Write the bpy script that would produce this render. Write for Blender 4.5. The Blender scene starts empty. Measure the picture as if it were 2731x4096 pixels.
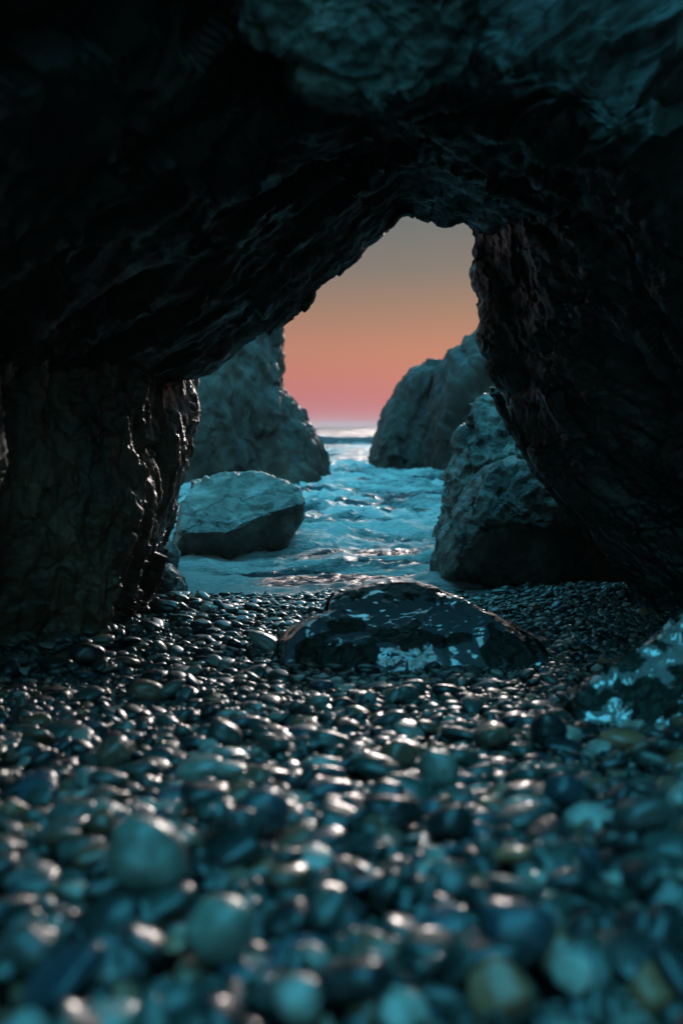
import bpy, math, random
import numpy as np
from mathutils import Vector

R = math.radians
scene = bpy.context.scene
rng = np.random.default_rng(7)
random.seed(7)

# ------------------------------------------------------------------ camera
CAM_H, PITCH, LENS = 0.70, 4.9, 35.0
cam_d = bpy.data.cameras.new('camera')
cam = bpy.data.objects.new('camera', cam_d)
scene.collection.objects.link(cam)
cam.location = (0, 0, CAM_H)
cam.rotation_euler = (R(90 - PITCH), 0, 0)
cam_d.lens = LENS
cam_d.sensor_width = 36
cam_d.clip_start = 0.02
cam_d.clip_end = 9000
cam_d.dof.use_dof = True
cam_d.dof.focus_distance = 4.3
cam_d.dof.aperture_fstop = 2.2
cam_d.dof.aperture_blades = 9
scene.camera = cam

# ------------------------------------------------------------------ sky, sun, exposure
SUN_EL, SUN_AZ = 12.0, 11.0          # azimuth to the right of the view
world = bpy.data.worlds.new('World')
scene.world = world
world.use_nodes = True
wn, wl = world.node_tree.nodes, world.node_tree.links
wn.clear()
w_out = wn.new('ShaderNodeOutputWorld')
w_bg = wn.new('ShaderNodeBackground')
w_bg.inputs['Strength'].default_value = 0.1
sky = wn.new('ShaderNodeTexSky')
sky.sky_type = 'NISHITA'
sky.sun_disc = False
sky.sun_elevation = R(3.0)
sky.sun_rotation = R(SUN_AZ)
sky.air_density = 1.2
sky.dust_density = 1.5
tc = wn.new('ShaderNodeTexCoord')
sep = wn.new('ShaderNodeSeparateXYZ')
wl.new(tc.outputs['Generated'], sep.inputs[0])
asin = wn.new('ShaderNodeMath'); asin.operation = 'ARCSINE'
wl.new(sep.outputs['Z'], asin.inputs[0])
mr = wn.new('ShaderNodeMapRange')
mr.inputs['From Min'].default_value = 0.0
mr.inputs['From Max'].default_value = R(90)
wl.new(asin.outputs[0], mr.inputs['Value'])
ramp = wn.new('ShaderNodeValToRGB')
ramp.color_ramp.interpolation = 'LINEAR'
# dusk sky: elevation in degrees -> colour (linear)
SKY = [(0.0, (0.424, 0.129, 0.159)), (1.5, (0.402, 0.114, 0.129)), (3.0, (0.409, 0.136, 0.108)), (4.4, (0.379, 0.155, 0.106)),
       (6.5, (0.261, 0.152, 0.110)), (8.7, (0.161, 0.139, 0.123)), (11.5, (0.108, 0.126, 0.127)),
       (18, (0.091, 0.144, 0.155)), (32, (.14, .45, .60)), (42, (.18, 1.00, 1.42)), (52, (.20, 1.43, 2.08)), (68, (.22, 1.76, 2.58)), (90, (.22, 1.85, 2.7))]
# away from the sunset the low sky is already blue
SKY_E = [(0.0, (.13, .30, .35)), (12, (.12, .40, .48)), (28, (.15, .70, .96)), (42, (.18, 1.05, 1.50)), (68, (.22, 1.76, 2.58)), (90, (.22, 1.85, 2.7))]
ramp_e = wn.new('ShaderNodeValToRGB')
for rn, table in ((ramp, SKY), (ramp_e, SKY_E)):
    cr = rn.color_ramp
    while len(cr.elements) < len(table):
        cr.elements.new(0.5)
    for e, (d, c) in zip(cr.elements, table):
        e.position = d / 90.0
    for e, (d, c) in zip(cr.elements, table):
        e.color = (c[0] / 3, c[1] / 3, c[2] / 3, 1)
    wl.new(mr.outputs[0], rn.inputs[0])
side_ = wn.new('ShaderNodeMapRange'); side_.interpolation_type = 'SMOOTHSTEP'
side_.inputs['From Min'].default_value = .55; side_.inputs['From Max'].default_value = -.45
wl.new(sep.outputs['Y'], side_.inputs['Value'])
mixs = wn.new('ShaderNodeMix'); mixs.data_type = 'RGBA'
wl.new(side_.outputs[0], mixs.inputs[0]); wl.new(ramp.outputs[0], mixs.inputs[6]); wl.new(ramp_e.outputs[0], mixs.inputs[7])
scl = wn.new('ShaderNodeVectorMath'); scl.operation = 'SCALE'
scl.inputs['Scale'].default_value = 30.0
wl.new(mixs.outputs[2], scl.inputs[0])
mixw = wn.new('ShaderNodeMix'); mixw.data_type = 'RGBA'
mixw.inputs[0].default_value = 0.02
wl.new(scl.outputs[0], mixw.inputs[6])
wl.new(sky.outputs[0], mixw.inputs[7])
wl.new(mixw.outputs[2], w_bg.inputs['Color'])
wl.new(w_bg.outputs[0], w_out.inputs['Surface'])

sun_d = bpy.data.lights.new('sun', 'SUN')
sun_d.energy = 1.4
sun_d.angle = R(10)
sun_d.color = (1.0, .86, .80)
sun = bpy.data.objects.new('sun', sun_d)
scene.collection.objects.link(sun)
sd = Vector((math.sin(R(SUN_AZ)) * math.cos(R(SUN_EL)), math.cos(R(SUN_AZ)) * math.cos(R(SUN_EL)), math.sin(R(SUN_EL))))
sun.rotation_euler = sd.to_track_quat('Z', 'Y').to_euler()
sun.location = sd * 30

vs = scene.view_settings
vs.view_transform = 'Standard'
vs.look = 'None'
vs.exposure = 0.4
vs.gamma = 1.0
scene.cycles.use_denoising = True
scene.cycles.max_bounces = 6
scene.cycles.diffuse_bounces = 3
scene.cycles.glossy_bounces = 3
scene.cycles.volume_bounces = 0
scene.cycles.sample_clamp_indirect = 4.0

# ------------------------------------------------------------------ helpers
FPX = LENS / 36.0 * 4096.0
CT, ST = math.cos(R(PITCH)), math.sin(R(PITCH))

def at(px, py, Y):
    """photo pixel (2731 x 4096) + distance along the beach -> world point"""
    a = (np.asarray(px, float) - 1365.5) / FPX
    b = (2048.0 - np.asarray(py, float)) / FPX
    dy = CT + b * ST
    dz = -ST + b * CT
    t = np.asarray(Y, float) / dy
    return np.stack([a * t, dy * t, CAM_H + dz * t], -1)

def project(p):
    p = np.asarray(p, float)
    q = p - np.array([0, 0, CAM_H])
    f = q[..., 1] * CT - q[..., 2] * ST
    u = q[..., 1] * ST + q[..., 2] * CT
    return 1365.5 + q[..., 0] / f * FPX, 2048 - u / f * FPX, f

def _hash(ix, iy, iz, s):
    h = (ix * 374761393 + iy * 668265263 + iz * 2147483647 + s * 1274126177) & 0xFFFFFFFF
    h = ((h ^ (h >> 13)) * 1274126177) & 0xFFFFFFFF
    h = ((h ^ (h >> 16)) * 2246822519) & 0xFFFFFFFF
    return h ^ (h >> 15)

_G = rng.normal(size=(256, 3)); _G /= np.linalg.norm(_G, axis=1)[:, None]

def perlin(p, s=0):
    i = np.floor(p).astype(np.int64); f = p - i
    w = f * f * f * (f * (f * 6 - 15) + 10)
    out = 0
    for dx in (0, 1):
        wx = w[:, 0] if dx else 1 - w[:, 0]
        for dy in (0, 1):
            wy = w[:, 1] if dy else 1 - w[:, 1]
            for dz in (0, 1):
                wz = w[:, 2] if dz else 1 - w[:, 2]
                g = _G[_hash(i[:, 0] + dx, i[:, 1] + dy, i[:, 2] + dz, s) & 255]
                out = out + wx * wy * wz * (g[:, 0] * (f[:, 0] - dx) + g[:, 1] * (f[:, 1] - dy) + g[:, 2] * (f[:, 2] - dz))
    return out * 1.6

def fbm(p, octs=5, gain=.5, lac=2.03, s=0):
    a, t = 1.0, 0.0
    for k in range(octs):
        t = t + a * perlin(p, s + k * 17); p = p * lac + 11.3; a *= gain
    return t

def ridged(p, octs=5, gain=.5, lac=2.03, s=0):
    a, t = 1.0, 0.0
    for k in range(octs):
        t = t + a * (1 - 2 * np.abs(perlin(p, s + k * 17))); p = p * lac + 7.1; a *= gain
    return t

def facets(p, s=0, tilt=.8):
    """chipped-rock relief: every Voronoi cell is a tilted facet"""
    i = np.floor(p).astype(np.int64)
    best = np.full(len(p), 9e9); val = np.zeros(len(p))
    for dx in (-1, 0, 1):
        for dy in (-1, 0, 1):
            for dz in (-1, 0, 1):
                c = i + np.array([dx, dy, dz])
                h = _hash(c[:, 0], c[:, 1], c[:, 2], s)
                o = np.stack([(h & 1023) / 1023., ((h >> 10) & 1023) / 1023., ((h >> 20) & 1023) / 1023.], -1)
                d = p - (c + o)
                d2 = (d * d).sum(1)
                g = _G[(h >> 5) & 255]
                v = (d * g).sum(1) * tilt + ((h >> 7) & 255) / 255. * .5 - .25
                m = d2 < best
                best = np.where(m, d2, best); val = np.where(m, v, val)
    return val

def catmull(P, n, closed=False):
    """resample control rows P (k, ..., 3) to n along axis 0, passing through the controls"""
    k = len(P)
    t = np.linspace(0, k if closed else k - 1, n, endpoint=not closed)
    i = np.floor(t).astype(int)
    if not closed:
        i = np.minimum(i, k - 2)
    f = (t - i).reshape((-1,) + (1,) * (P.ndim - 1))
    if closed:
        a, b, c, d = P[(i - 1) % k], P[i % k], P[(i + 1) % k], P[(i + 2) % k]
    else:
        a, b, c, d = P[np.maximum(i - 1, 0)], P[i], P[i + 1], P[np.minimum(i + 2, k - 1)]
    return .5 * ((2 * b) + (c - a) * f + (2 * a - 5 * b + 4 * c - d) * f * f + (3 * b - a - 3 * c + d) * f ** 3)

def resample(pts, n):
    """linear arc-length resample of a polyline (k,d) to n points"""
    pts = np.asarray(pts, float)
    s = np.concatenate([[0], np.cumsum(np.linalg.norm(np.diff(pts[:, :2], axis=0), axis=1))])
    t = np.linspace(0, s[-1], n)
    return np.stack([np.interp(t, s, pts[:, k]) for k in range(pts.shape[1])], -1)

def grid_normals(G, wrap=False):
    if wrap:
        du = np.roll(G, -1, 1) - np.roll(G, 1, 1)
    else:
        du = np.gradient(G, axis=1)
    dv = np.gradient(G, axis=0)
    n = np.cross(du, dv)
    n /= np.linalg.norm(n, axis=-1, keepdims=True) + 1e-9
    return n

def mesh_obj(name, V, F, mat, parent=None, smooth=True):
    me = bpy.data.meshes.new(name)
    V = np.ascontiguousarray(V, np.float32); F = np.ascontiguousarray(F, np.int32)
    k = F.shape[1]
    me.vertices.add(len(V)); me.vertices.foreach_set('co', V.ravel())
    me.loops.add(F.size); me.loops.foreach_set('vertex_index', F.ravel())
    me.polygons.add(len(F)); me.polygons.foreach_set('loop_start', np.arange(0, F.size, k, dtype=np.int32))
    me.polygons.foreach_set('use_smooth', np.full(len(F), smooth))
    me.update(calc_edges=True); me.validate()
    if mat:
        me.materials.append(mat)
    o = bpy.data.objects.new(name, me)
    scene.collection.objects.link(o)
    if parent:
        o.parent = parent
    return o

def grid_faces(nr, nc, wrap=False):
    r = np.arange(nr - 1)[:, None]
    c = np.arange(nc if wrap else nc - 1)[None, :]
    c2 = (c + 1) % nc
    a = r * nc + c; b = r * nc + c2; d = (r + 1) * nc + c2; e = (r + 1) * nc + c
    return np.stack([a, b, d, e], -1).reshape(-1, 4)

def tag(o, label=None, cat=None, group=None, kind=None):
    if label: o['label'] = label
    if cat: o['category'] = cat
    if group: o['group'] = group
    if kind: o['kind'] = kind
    return o

def empty(name, loc):
    o = bpy.data.objects.new(name, None)
    scene.collection.objects.link(o)
    o.location = loc
    return o

def sstep(a, b, x):
    t = np.clip((x - a) / (b - a), 0, 1)
    return t * t * (3 - 2 * t)

# ------------------------------------------------------------------ materials
def new_mat(name):
    m = bpy.data.materials.new(name); m.use_nodes = True
    nt = m.node_tree
    b = nt.nodes['Principled BSDF']
    return m, nt, b

def nd(nt, t, **kw):
    n = nt.nodes.new(t)
    for k, v in kw.items():
        if k in n.inputs.keys():
            n.inputs[k].default_value = v
        else:
            setattr(n, k, v)
    return n

def ramp_node(nt, fac, stops):
    r = nt.nodes.new('ShaderNodeValToRGB')
    e = r.color_ramp.elements
    while len(e) < len(stops):
        e.new(.5)
    for q, (p, c) in zip(e, stops):
        q.position = p
    for q, (p, c) in zip(e, stops):
        q.color = (c, c, c, 1) if isinstance(c, (int, float)) else (*c, 1)
    nt.links.new(fac, r.inputs[0])
    return r.outputs[0]

def coords(nt, scale=(1, 1, 1), rot=(0, 0, 0)):
    t = nt.nodes.new('ShaderNodeTexCoord')
    m = nt.nodes.new('ShaderNodeMapping')
    m.inputs['Scale'].default_value = scale
    m.inputs['Rotation'].default_value = rot
    nt.links.new(t.outputs['Object'], m.inputs['Vector'])
    return m.outputs[0]

def rock_mat(name, cols, scale=6, rough=(.4, .8), spec=.35, bump=.5, bscale=40, stretch=(1, 1, 1), rot=(0, 0, 0), bdist=.01):
    m, nt, b = new_mat(name)
    v = coords(nt, stretch, rot)
    n1 = nd(nt, 'ShaderNodeTexNoise', Scale=scale, Detail=9, Roughness=.62)
    nt.links.new(v, n1.inputs['Vector'])
    k = len(cols)
    base = ramp_node(nt, n1.outputs['Fac'], [(.30 + .42 * i / (k - 1), c) for i, c in enumerate(cols)])
    wn_ = nd(nt, 'ShaderNodeTexNoise', Scale=bscale * .12, Detail=4)
    nt.links.new(v, wn_.inputs['Vector'])
    wm = nd(nt, 'ShaderNodeVectorMath', operation='MULTIPLY_ADD')
    wm.inputs[1].default_value = (.9 / (bscale * .12),) * 3
    nt.links.new(wn_.outputs['Color'], wm.inputs[0]); nt.links.new(v, wm.inputs[2])
    ck = nd(nt, 'ShaderNodeTexVoronoi', Scale=bscale * .16); ck.feature = 'DISTANCE_TO_EDGE'
    nt.links.new(wm.outputs[0], ck.inputs['Vector'])
    crack = ramp_node(nt, ck.outputs['Distance'], [(0.0, 0.0), (.06, 1.0)])
    cm = nd(nt, 'ShaderNodeMix', data_type='RGBA', blend_type='MULTIPLY'); cm.inputs[0].default_value = .4
    nt.links.new(base, cm.inputs[6]); nt.links.new(crack, cm.inputs[7])
    nt.links.new(cm.outputs[2], b.inputs['Base Color'])
    n2 = nd(nt, 'ShaderNodeTexNoise', Scale=scale * 2.7, Detail=6, Roughness=.6)
    nt.links.new(v, n2.inputs['Vector'])
    nt.links.new(ramp_node(nt, n2.outputs['Fac'], [(.35, rough[0]), (.65, rough[1])]), b.inputs['Roughness'])
    b.inputs['Specular IOR Level'].default_value = spec
    n3 = nd(nt, 'ShaderNodeTexNoise', Scale=bscale, Detail=10, Roughness=.68)
    nt.links.new(v, n3.inputs['Vector'])
    vo = nd(nt, 'ShaderNodeTexVoronoi', Scale=bscale * .45)
    vo.feature = 'F1'
    nt.links.new(v, vo.inputs['Vector'])
    ad = nd(nt, 'ShaderNodeMath', operation='MULTIPLY_ADD')
    nt.links.new(vo.outputs['Distance'], ad.inputs[0]); ad.inputs[1].default_value = .5
    hc = nd(nt, 'ShaderNodeMath', operation='MULTIPLY_ADD'); hc.inputs[1].default_value = .35
    nt.links.new(crack, hc.inputs[0]); nt.links.new(n3.outputs['Fac'], hc.inputs[2])
    nt.links.new(hc.outputs[0], ad.inputs[2])
    bp = nd(nt, 'ShaderNodeBump', Strength=bump, Distance=bdist)
    nt.links.new(ad.outputs[0], bp.inputs['Height'])
    nt.links.new(bp.outputs[0], b.inputs['Normal'])
    return m

M = {}
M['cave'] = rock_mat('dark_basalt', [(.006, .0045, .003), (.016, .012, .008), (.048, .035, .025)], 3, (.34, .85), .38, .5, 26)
M['left'] = rock_mat('brown_basalt', [(.022, .015, .009), (.085, .058, .032), (.22, .155, .09)], 6, (.22, .62), .6, .9, 30, (1, 1, .45))
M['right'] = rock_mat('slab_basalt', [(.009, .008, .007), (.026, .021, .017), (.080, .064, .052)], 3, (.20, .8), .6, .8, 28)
M['block'] = rock_mat('lit_ceiling_rock', [(.02, .024, .021), (.085, .10, .088), (.25, .28, .25)], 7, (.5, .85), .3, .9, 22)  # paler than the roof rock, painting in the light that falls on this block
M['stack'] = rock_mat('stack_rock', [(.015, .0065, .0038), (.030, .0138, .008), (.10, .056, .038)], 1.6, (.35, .85), .45, 1.0, 6, (1, 1, .35), bdist=.08)
M['boulder'] = rock_mat('boulder_rock', [(.028, .021, .016), (.085, .067, .053), (.29, .25, .22)], 4, (.3, .75), .5, 1.0, 16, bdist=.03)
M['pale_boulder'] = rock_mat('pale_boulder_rock', [(.045, .037, .03), (.14, .12, .10), (.38, .35, .32)], 4, (.3, .75), .5, 1.0, 16, bdist=.03)
M['fore'] = rock_mat('pale_wet_rock', [(.02, .025, .022), (.09, .10, .09), (.30, .31, .29)], 5, (.12, .5), .6, .6, 20)

# wet rock: smooth wet film patches, base colour paled to paint in sky sheen, rough dark growth between
def wet_mat(name, sc, th, pale):
    m, nt, b = new_mat(name)
    v = coords(nt)
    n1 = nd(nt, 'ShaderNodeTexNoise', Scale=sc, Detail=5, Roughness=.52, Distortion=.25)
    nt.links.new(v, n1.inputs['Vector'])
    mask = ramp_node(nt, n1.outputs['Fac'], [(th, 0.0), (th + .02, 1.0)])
    n2 = nd(nt, 'ShaderNodeTexNoise', Scale=40, Detail=6, Roughness=.6)
    nt.links.new(v, n2.inputs['Vector'])
    dark = ramp_node(nt, n2.outputs['Fac'], [(.35, (.004, .005, .004)), (.7, (.02, .022, .013))])
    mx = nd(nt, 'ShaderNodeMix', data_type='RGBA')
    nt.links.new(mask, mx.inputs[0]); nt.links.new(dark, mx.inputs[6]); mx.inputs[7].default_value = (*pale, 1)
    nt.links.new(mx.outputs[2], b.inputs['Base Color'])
    nt.links.new(ramp_node(nt, mask, [(0, .5), (1, .25)]), b.inputs['Roughness'])
    b.inputs['Specular IOR Level'].default_value = .35
    nt.links.new(ramp_node(nt, mask, [(0, .0), (1, 1.0)]), b.inputs['Coat Weight'])
    b.inputs['Coat IOR'].default_value = 2.3
    b.inputs['Coat Roughness'].default_value = .10
    mul = nd(nt, 'ShaderNodeMath', operation='SUBTRACT'); mul.inputs[0].default_value = 1.0
    nt.links.new(mask, mul.inputs[1])
    h = nd(nt, 'ShaderNodeMath', operation='MULTIPLY')
    nt.links.new(mul.outputs[0], h.inputs[0]); nt.links.new(n2.outputs['Fac'], h.inputs[1])
    bp = nd(nt, 'ShaderNodeBump', Strength=.8, Distance=.012)
    nt.links.new(h.outputs[0], bp.inputs['Height'])
    nt.links.new(bp.outputs[0], b.inputs['Normal'])
    return m
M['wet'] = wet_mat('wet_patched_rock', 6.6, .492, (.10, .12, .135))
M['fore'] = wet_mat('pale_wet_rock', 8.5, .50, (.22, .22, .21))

def pebble_mat(name, instanced):
    m, nt, b = new_mat(name)
    if instanced:
        c = nd(nt, 'ShaderNodeAttribute', attribute_name='pcol'); c.attribute_type = 'INSTANCER'; col = c.outputs['Color']
    else:
        c = nd(nt, 'ShaderNodeObjectInfo'); col = c.outputs['Color']
    v = coords(nt)
    oi = nd(nt, 'ShaderNodeObjectInfo')
    ad = nd(nt, 'ShaderNodeVectorMath', operation='ADD')
    cx = nd(nt, 'ShaderNodeCombineXYZ')
    ml = nd(nt, 'ShaderNodeMath', operation='MULTIPLY'); ml.inputs[1].default_value = 37.0
    nt.links.new(oi.outputs['Random'], ml.inputs[0])
    nt.links.new(ml.outputs[0], cx.inputs[0]); nt.links.new(v, ad.inputs[0]); nt.links.new(cx.outputs[0], ad.inputs[1])
    n = nd(nt, 'ShaderNodeTexNoise', Scale=2.2, Detail=7, Roughness=.7)
    nt.links.new(ad.outputs[0], n.inputs['Vector'])
    f = ramp_node(nt, n.outputs['Fac'], [(.3, .62), (.7, 1.35)])
    mx = nd(nt, 'ShaderNodeMix', data_type='RGBA', blend_type='MULTIPLY'); mx.inputs[0].default_value = 1
    nt.links.new(col, mx.inputs[6]); nt.links.new(f, mx.inputs[7])
    # pale mineral veins on some of the stones
    vn = nd(nt, 'ShaderNodeTexNoise', Scale=1.1, Detail=3, Distortion=1.2)
    nt.links.new(ad.outputs[0], vn.inputs['Vector'])
    vb = ramp_node(nt, vn.outputs['Fac'], [(.485, 0.0), (.50, 1.0), (.515, 0.0)])
    gt = nd(nt, 'ShaderNodeMath', operation='GREATER_THAN'); gt.inputs[1].default_value = .7
    nt.links.new(oi.outputs['Random'], gt.inputs[0])
    vm = nd(nt, 'ShaderNodeMath', operation='MULTIPLY'); nt.links.new(vb, vm.inputs[0]); nt.links.new(gt.outputs[0], vm.inputs[1])
    mv = nd(nt, 'ShaderNodeMix', data_type='RGBA')
    nt.links.new(vm.outputs[0], mv.inputs[0]); nt.links.new(mx.outputs[2], mv.inputs[6]); mv.inputs[7].default_value = (.26, .25, .22, 1)
    nt.links.new(mv.outputs[2], b.inputs['Base Color'])
    nt.links.new(ramp_node(nt, n.outputs['Fac'], [(.3, .26), (.7, .52)]), b.inputs['Roughness'])
    b.inputs['Specular IOR Level'].default_value = .45
    b.inputs['Coat Weight'].default_value = .38
    b.inputs['Coat Roughness'].default_value = .11
    bp = nd(nt, 'ShaderNodeBump', Strength=.12, Distance=.02)
    n2 = nd(nt, 'ShaderNodeTexNoise', Scale=9, Detail=5)
    nt.links.new(ad.outputs[0], n2.inputs['Vector'])
    nt.links.new(n2.outputs['Fac'], bp.inputs['Height']); nt.links.new(bp.outputs[0], b.inputs['Normal'])
    return m
M['pebble'] = pebble_mat('wet_pebble', False)
M['pebble_i'] = pebble_mat('wet_shingle', True)

def sand_mat():
    m, nt, b = new_mat('wet_dark_sand')
    v = coords(nt)
    n = nd(nt, 'ShaderNodeTexNoise', Scale=90, Detail=8, Roughness=.7)
    nt.links.new(v, n.inputs['Vector'])
    nt.links.new(ramp_node(nt, n.outputs['Fac'], [(.3, (.008, .008, .008)), (.7, (.045, .045, .042))]), b.inputs['Base Color'])
    b.inputs['Roughness'].default_value = .3
    bp = nd(nt, 'ShaderNodeBump', Strength=.8, Distance=.012)
    nt.links.new(n.outputs['Fac'], bp.inputs['Height']); nt.links.new(bp.outputs[0], b.inputs['Normal'])
    return m
M['sand'] = sand_mat()

def sea_mat():
    m, nt, b = new_mat('foaming_sea')
    at_ = nd(nt, 'ShaderNodeAttribute', attribute_name='foam')
    v = coords(nt, (1, 2.2, 1))
    n = nd(nt, 'ShaderNodeTexNoise', Scale=9, Detail=9, Roughness=.68, Distortion=.8)
    nt.links.new(v, n.inputs['Vector'])
    nf = nd(nt, 'ShaderNodeTexNoise', Scale=34, Detail=6, Roughness=.7, Distortion=.6)
    nt.links.new(v, nf.inputs['Vector'])
    nm = nd(nt, 'ShaderNodeMix', data_type='FLOAT'); nm.inputs[0].default_value = .38
    nt.links.new(n.outputs['Fac'], nm.inputs[2]); nt.links.new(nf.outputs['Fac'], nm.inputs[3])
    a = nd(nt, 'ShaderNodeMath', operation='ADD')
    nt.links.new(nm.outputs[0], a.inputs[0]); nt.links.new(at_.outputs['Fac'], a.inputs[1])
    f = ramp_node(nt, a.outputs[0], [(.525, 0.0), (.82, 1.0)])
    mx = nd(nt, 'ShaderNodeMix', data_type='RGBA')
    nt.links.new(f, mx.inputs[0]); mx.inputs[6].default_value = (.008, .045, .06, 1); mx.inputs[7].default_value = (.60, .58, .56, 1)
    nt.links.new(mx.outputs[2], b.inputs['Base Color'])
    nt.links.new(ramp_node(nt, f, [(0, .18), (1, .65)]), b.inputs['Roughness'])
    b.inputs['IOR'].default_value = 1.33
    n2 = nd(nt, 'ShaderNodeTexNoise', Scale=30, Detail=7, Roughness=.65)
    nt.links.new(v, n2.inputs['Vector'])
    bp = nd(nt, 'ShaderNodeBump', Strength=.9, Distance=.08)
    nt.links.new(n2.outputs['Fac'], bp.inputs['Height']); nt.links.new(bp.outputs[0], b.inputs['Normal'])
    return m
M['sea'] = sea_mat()

# ------------------------------------------------------------------ beach and sea
SEA_Z = -0.090

def ground_z(x, y):
    z = np.interp(y, [-6, .5, 1.1, 1.6, 2.1, 2.6, 3.0, 3.4, 3.8, 4.2, 4.6, 5.0, 6, 8, 30, 80],
                  [.20, .19, .18, .10, .035, -.02, -.045, -.05, -.055, -.065, -.085, -.115, -.2, -.45, -2.0, -2.2])
    z = z + 0.05 * sstep(.45, 1.2, x) * sstep(3.0, 4.0, y) * (1 - sstep(5.2, 7.0, y))
    z = z + 0.05 * sstep(-.35, -1.0, x) * sstep(2.6, 3.4, y) * (1 - sstep(4.0, 4.6, y))
    q = np.stack([np.ravel(x) * .9 + 3, np.ravel(y) * .9, 0 * np.ravel(x)], -1)
    return z + (.05 * fbm(q * 1.3, 3, s=77)).reshape(np.shape(x)) * sstep(4.3, 5.0, y) * (1 - sstep(6, 7, y))

ys = np.concatenate([np.linspace(-6, .6, 14), np.linspace(.7, 9, 260), np.linspace(9.5, 60, 30)])
xs = np.concatenate([np.linspace(-30, -3.2, 12), np.linspace(-3, 3, 180), np.linspace(3.2, 30, 12)])
X, Yg = np.meshgrid(xs, ys)
Z = ground_z(X, Yg) - .012
P = np.stack([X, Yg, Z], -1).reshape(-1, 3)
P[:, 2] += .010 * fbm(P * np.array([2.2, 2.2, 0]) + 5, 4)
beach = mesh_obj('beach', P, grid_faces(len(ys), len(xs)), M['sand'])
tag(beach, kind='structure')

def build_sea():
    ny, nx = 620, 360
    t = np.linspace(0, 1, ny)
    y = 4.05 + 62 * (np.expm1(t * 3.0) / np.expm1(3.0)) ** 1.0
    far = 66.2 * np.geomspace(1.05, 18, 40)
    y = np.concatenate([y, far])
    s = np.linspace(-.62, .62, nx)
    Yy = np.repeat(y[:, None], nx, 1)
    Xx = s[None, :] * (Yy + 1.5)
    p = np.stack([Xx, Yy, 0 * Xx], -1).reshape(-1, 3)
    x_, y_ = p[:, 0], p[:, 1]
    amp = .004 + .028 * sstep(4.5, 5.1, y_) + .10 * sstep(4.4, 7.5, y_) + .05 * sstep(8, 15, y_) - .11 * sstep(15, 24, y_)
    amp = amp * (1 - .85 * sstep(55, 120, y_))
    q = p * np.array([.9, 2.0, 0])
    warp = fbm(q * .6 + 3, 3, s=5)
    q[:, 1] += warp * .9
    big = ridged(q * .55, 3, .55, s=9)
    mid = ridged(q * 1.5 + 4, 4, .55, s=23)
    sm = ridged(q * 4.6, 3, s=31)
    h = amp * (.50 * big + .30 * mid + .20 * sm - .22)
    h = h + .009 * ridged(q * 6.5 + 2, 3, .6, s=37) * sstep(4.45, 4.9, y_) * (1 - sstep(9, 14, y_))
    foam = .16 * sstep(.0, 1.2, mid) + .10 * big + .34 * fbm(p * np.array([.8, 2.2, 0]) + 8, 5, s=51)
    # shallow wash near the beach and calmer pale band
    foam = foam + .02 * (1 - sstep(4.9, 7.0, y_)) - .07
    lace = .30 * fbm(p * np.array([1.3, .5, 0]) + 6, 5, s=81)
    for yl, st in ((5.0, .34), (5.3, .30), (5.75, .22)):
        foam = foam + st * np.exp(-((y_ - yl - lace) / .06) ** 2)
    foam = foam - .14 * (1 - sstep(5.3, 6.2, y_))
    wash = np.zeros((420, 460))
    for o in scene.objects:
        if o.type == 'MESH' and o.name.split('.')[0] in ('boulder', 'sea_stack'):
            co = np.empty(len(o.data.vertices) * 3, np.float32); o.data.vertices.foreach_get('co', co); co = co.reshape(-1, 3)
            co = co[np.abs(co[:, 2] - SEA_Z) < .12]
            bi = ((co[:, 1] - 3) / .05).astype(int); bj = ((co[:, 0] + 11.5) / .05).astype(int)
            k_ = (bi > 0) & (bj > 0) & (bi < 420) & (bj < 460)
            wash[bi[k_], bj[k_]] = 1
    for _ in range(7):
        m_ = wash.copy()
        for ax in (0, 1):
            for sh in (-1, 1):
                m_ = np.maximum(m_, np.roll(wash, sh, ax) * .84)
        wash = m_
    wi = ((y_ - 3) / .05).astype(int); wj = ((x_ + 11.5) / .05).astype(int)
    inside = (wi >= 0) & (wi < 420) & (wj >= 0) & (wj < 460)
    wv = np.where(inside, wash[np.clip(wi, 0, 419), np.clip(wj, 0, 459)], 0)
    foam = foam + .24 * wv
    h = h + wv * (.012 + .018 * fbm(p * np.array([5, 5, 0]) + 9, 3, s=71))
    # breaking wave far out
    yc = 42.5 + 1.2 * fbm(p * np.array([.09, 0, 0]) + 2, 3, s=61)
    d = y_ - yc
    prof = np.where(d < 0, np.exp(-(d / .55) ** 2), np.exp(-(d / 2.2) ** 2))
    hw = .40 + .12 * fbm(p * np.array([.35, 0, 0]) + 1, 4, s=63)
    h = h * (1 - .6 * prof) + hw * prof
    h = h + .03 * prof * fbm(p * np.array([2.2, 3.0, 0]), 4, s=67)
    foam = foam + .10 * prof - .35 * np.exp(-((d + .6) / .6) ** 2)
    foam = foam - .10 * sstep(16, 26, y_) * (1 - sstep(39, 42, y_))
    foam = foam * (1 - sstep(46, 70, y_)) - .12 * sstep(46, 60, y_)
    p[:, 2] = SEA_Z + h
    o = mesh_obj('sea', p, grid_faces(len(y), nx), M['sea'])
    a = o.data.attributes.new('foam', 'FLOAT', 'POINT')
    a.data.foreach_set('value', foam.astype(np.float32))
    tag(o, kind='structure')

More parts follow.
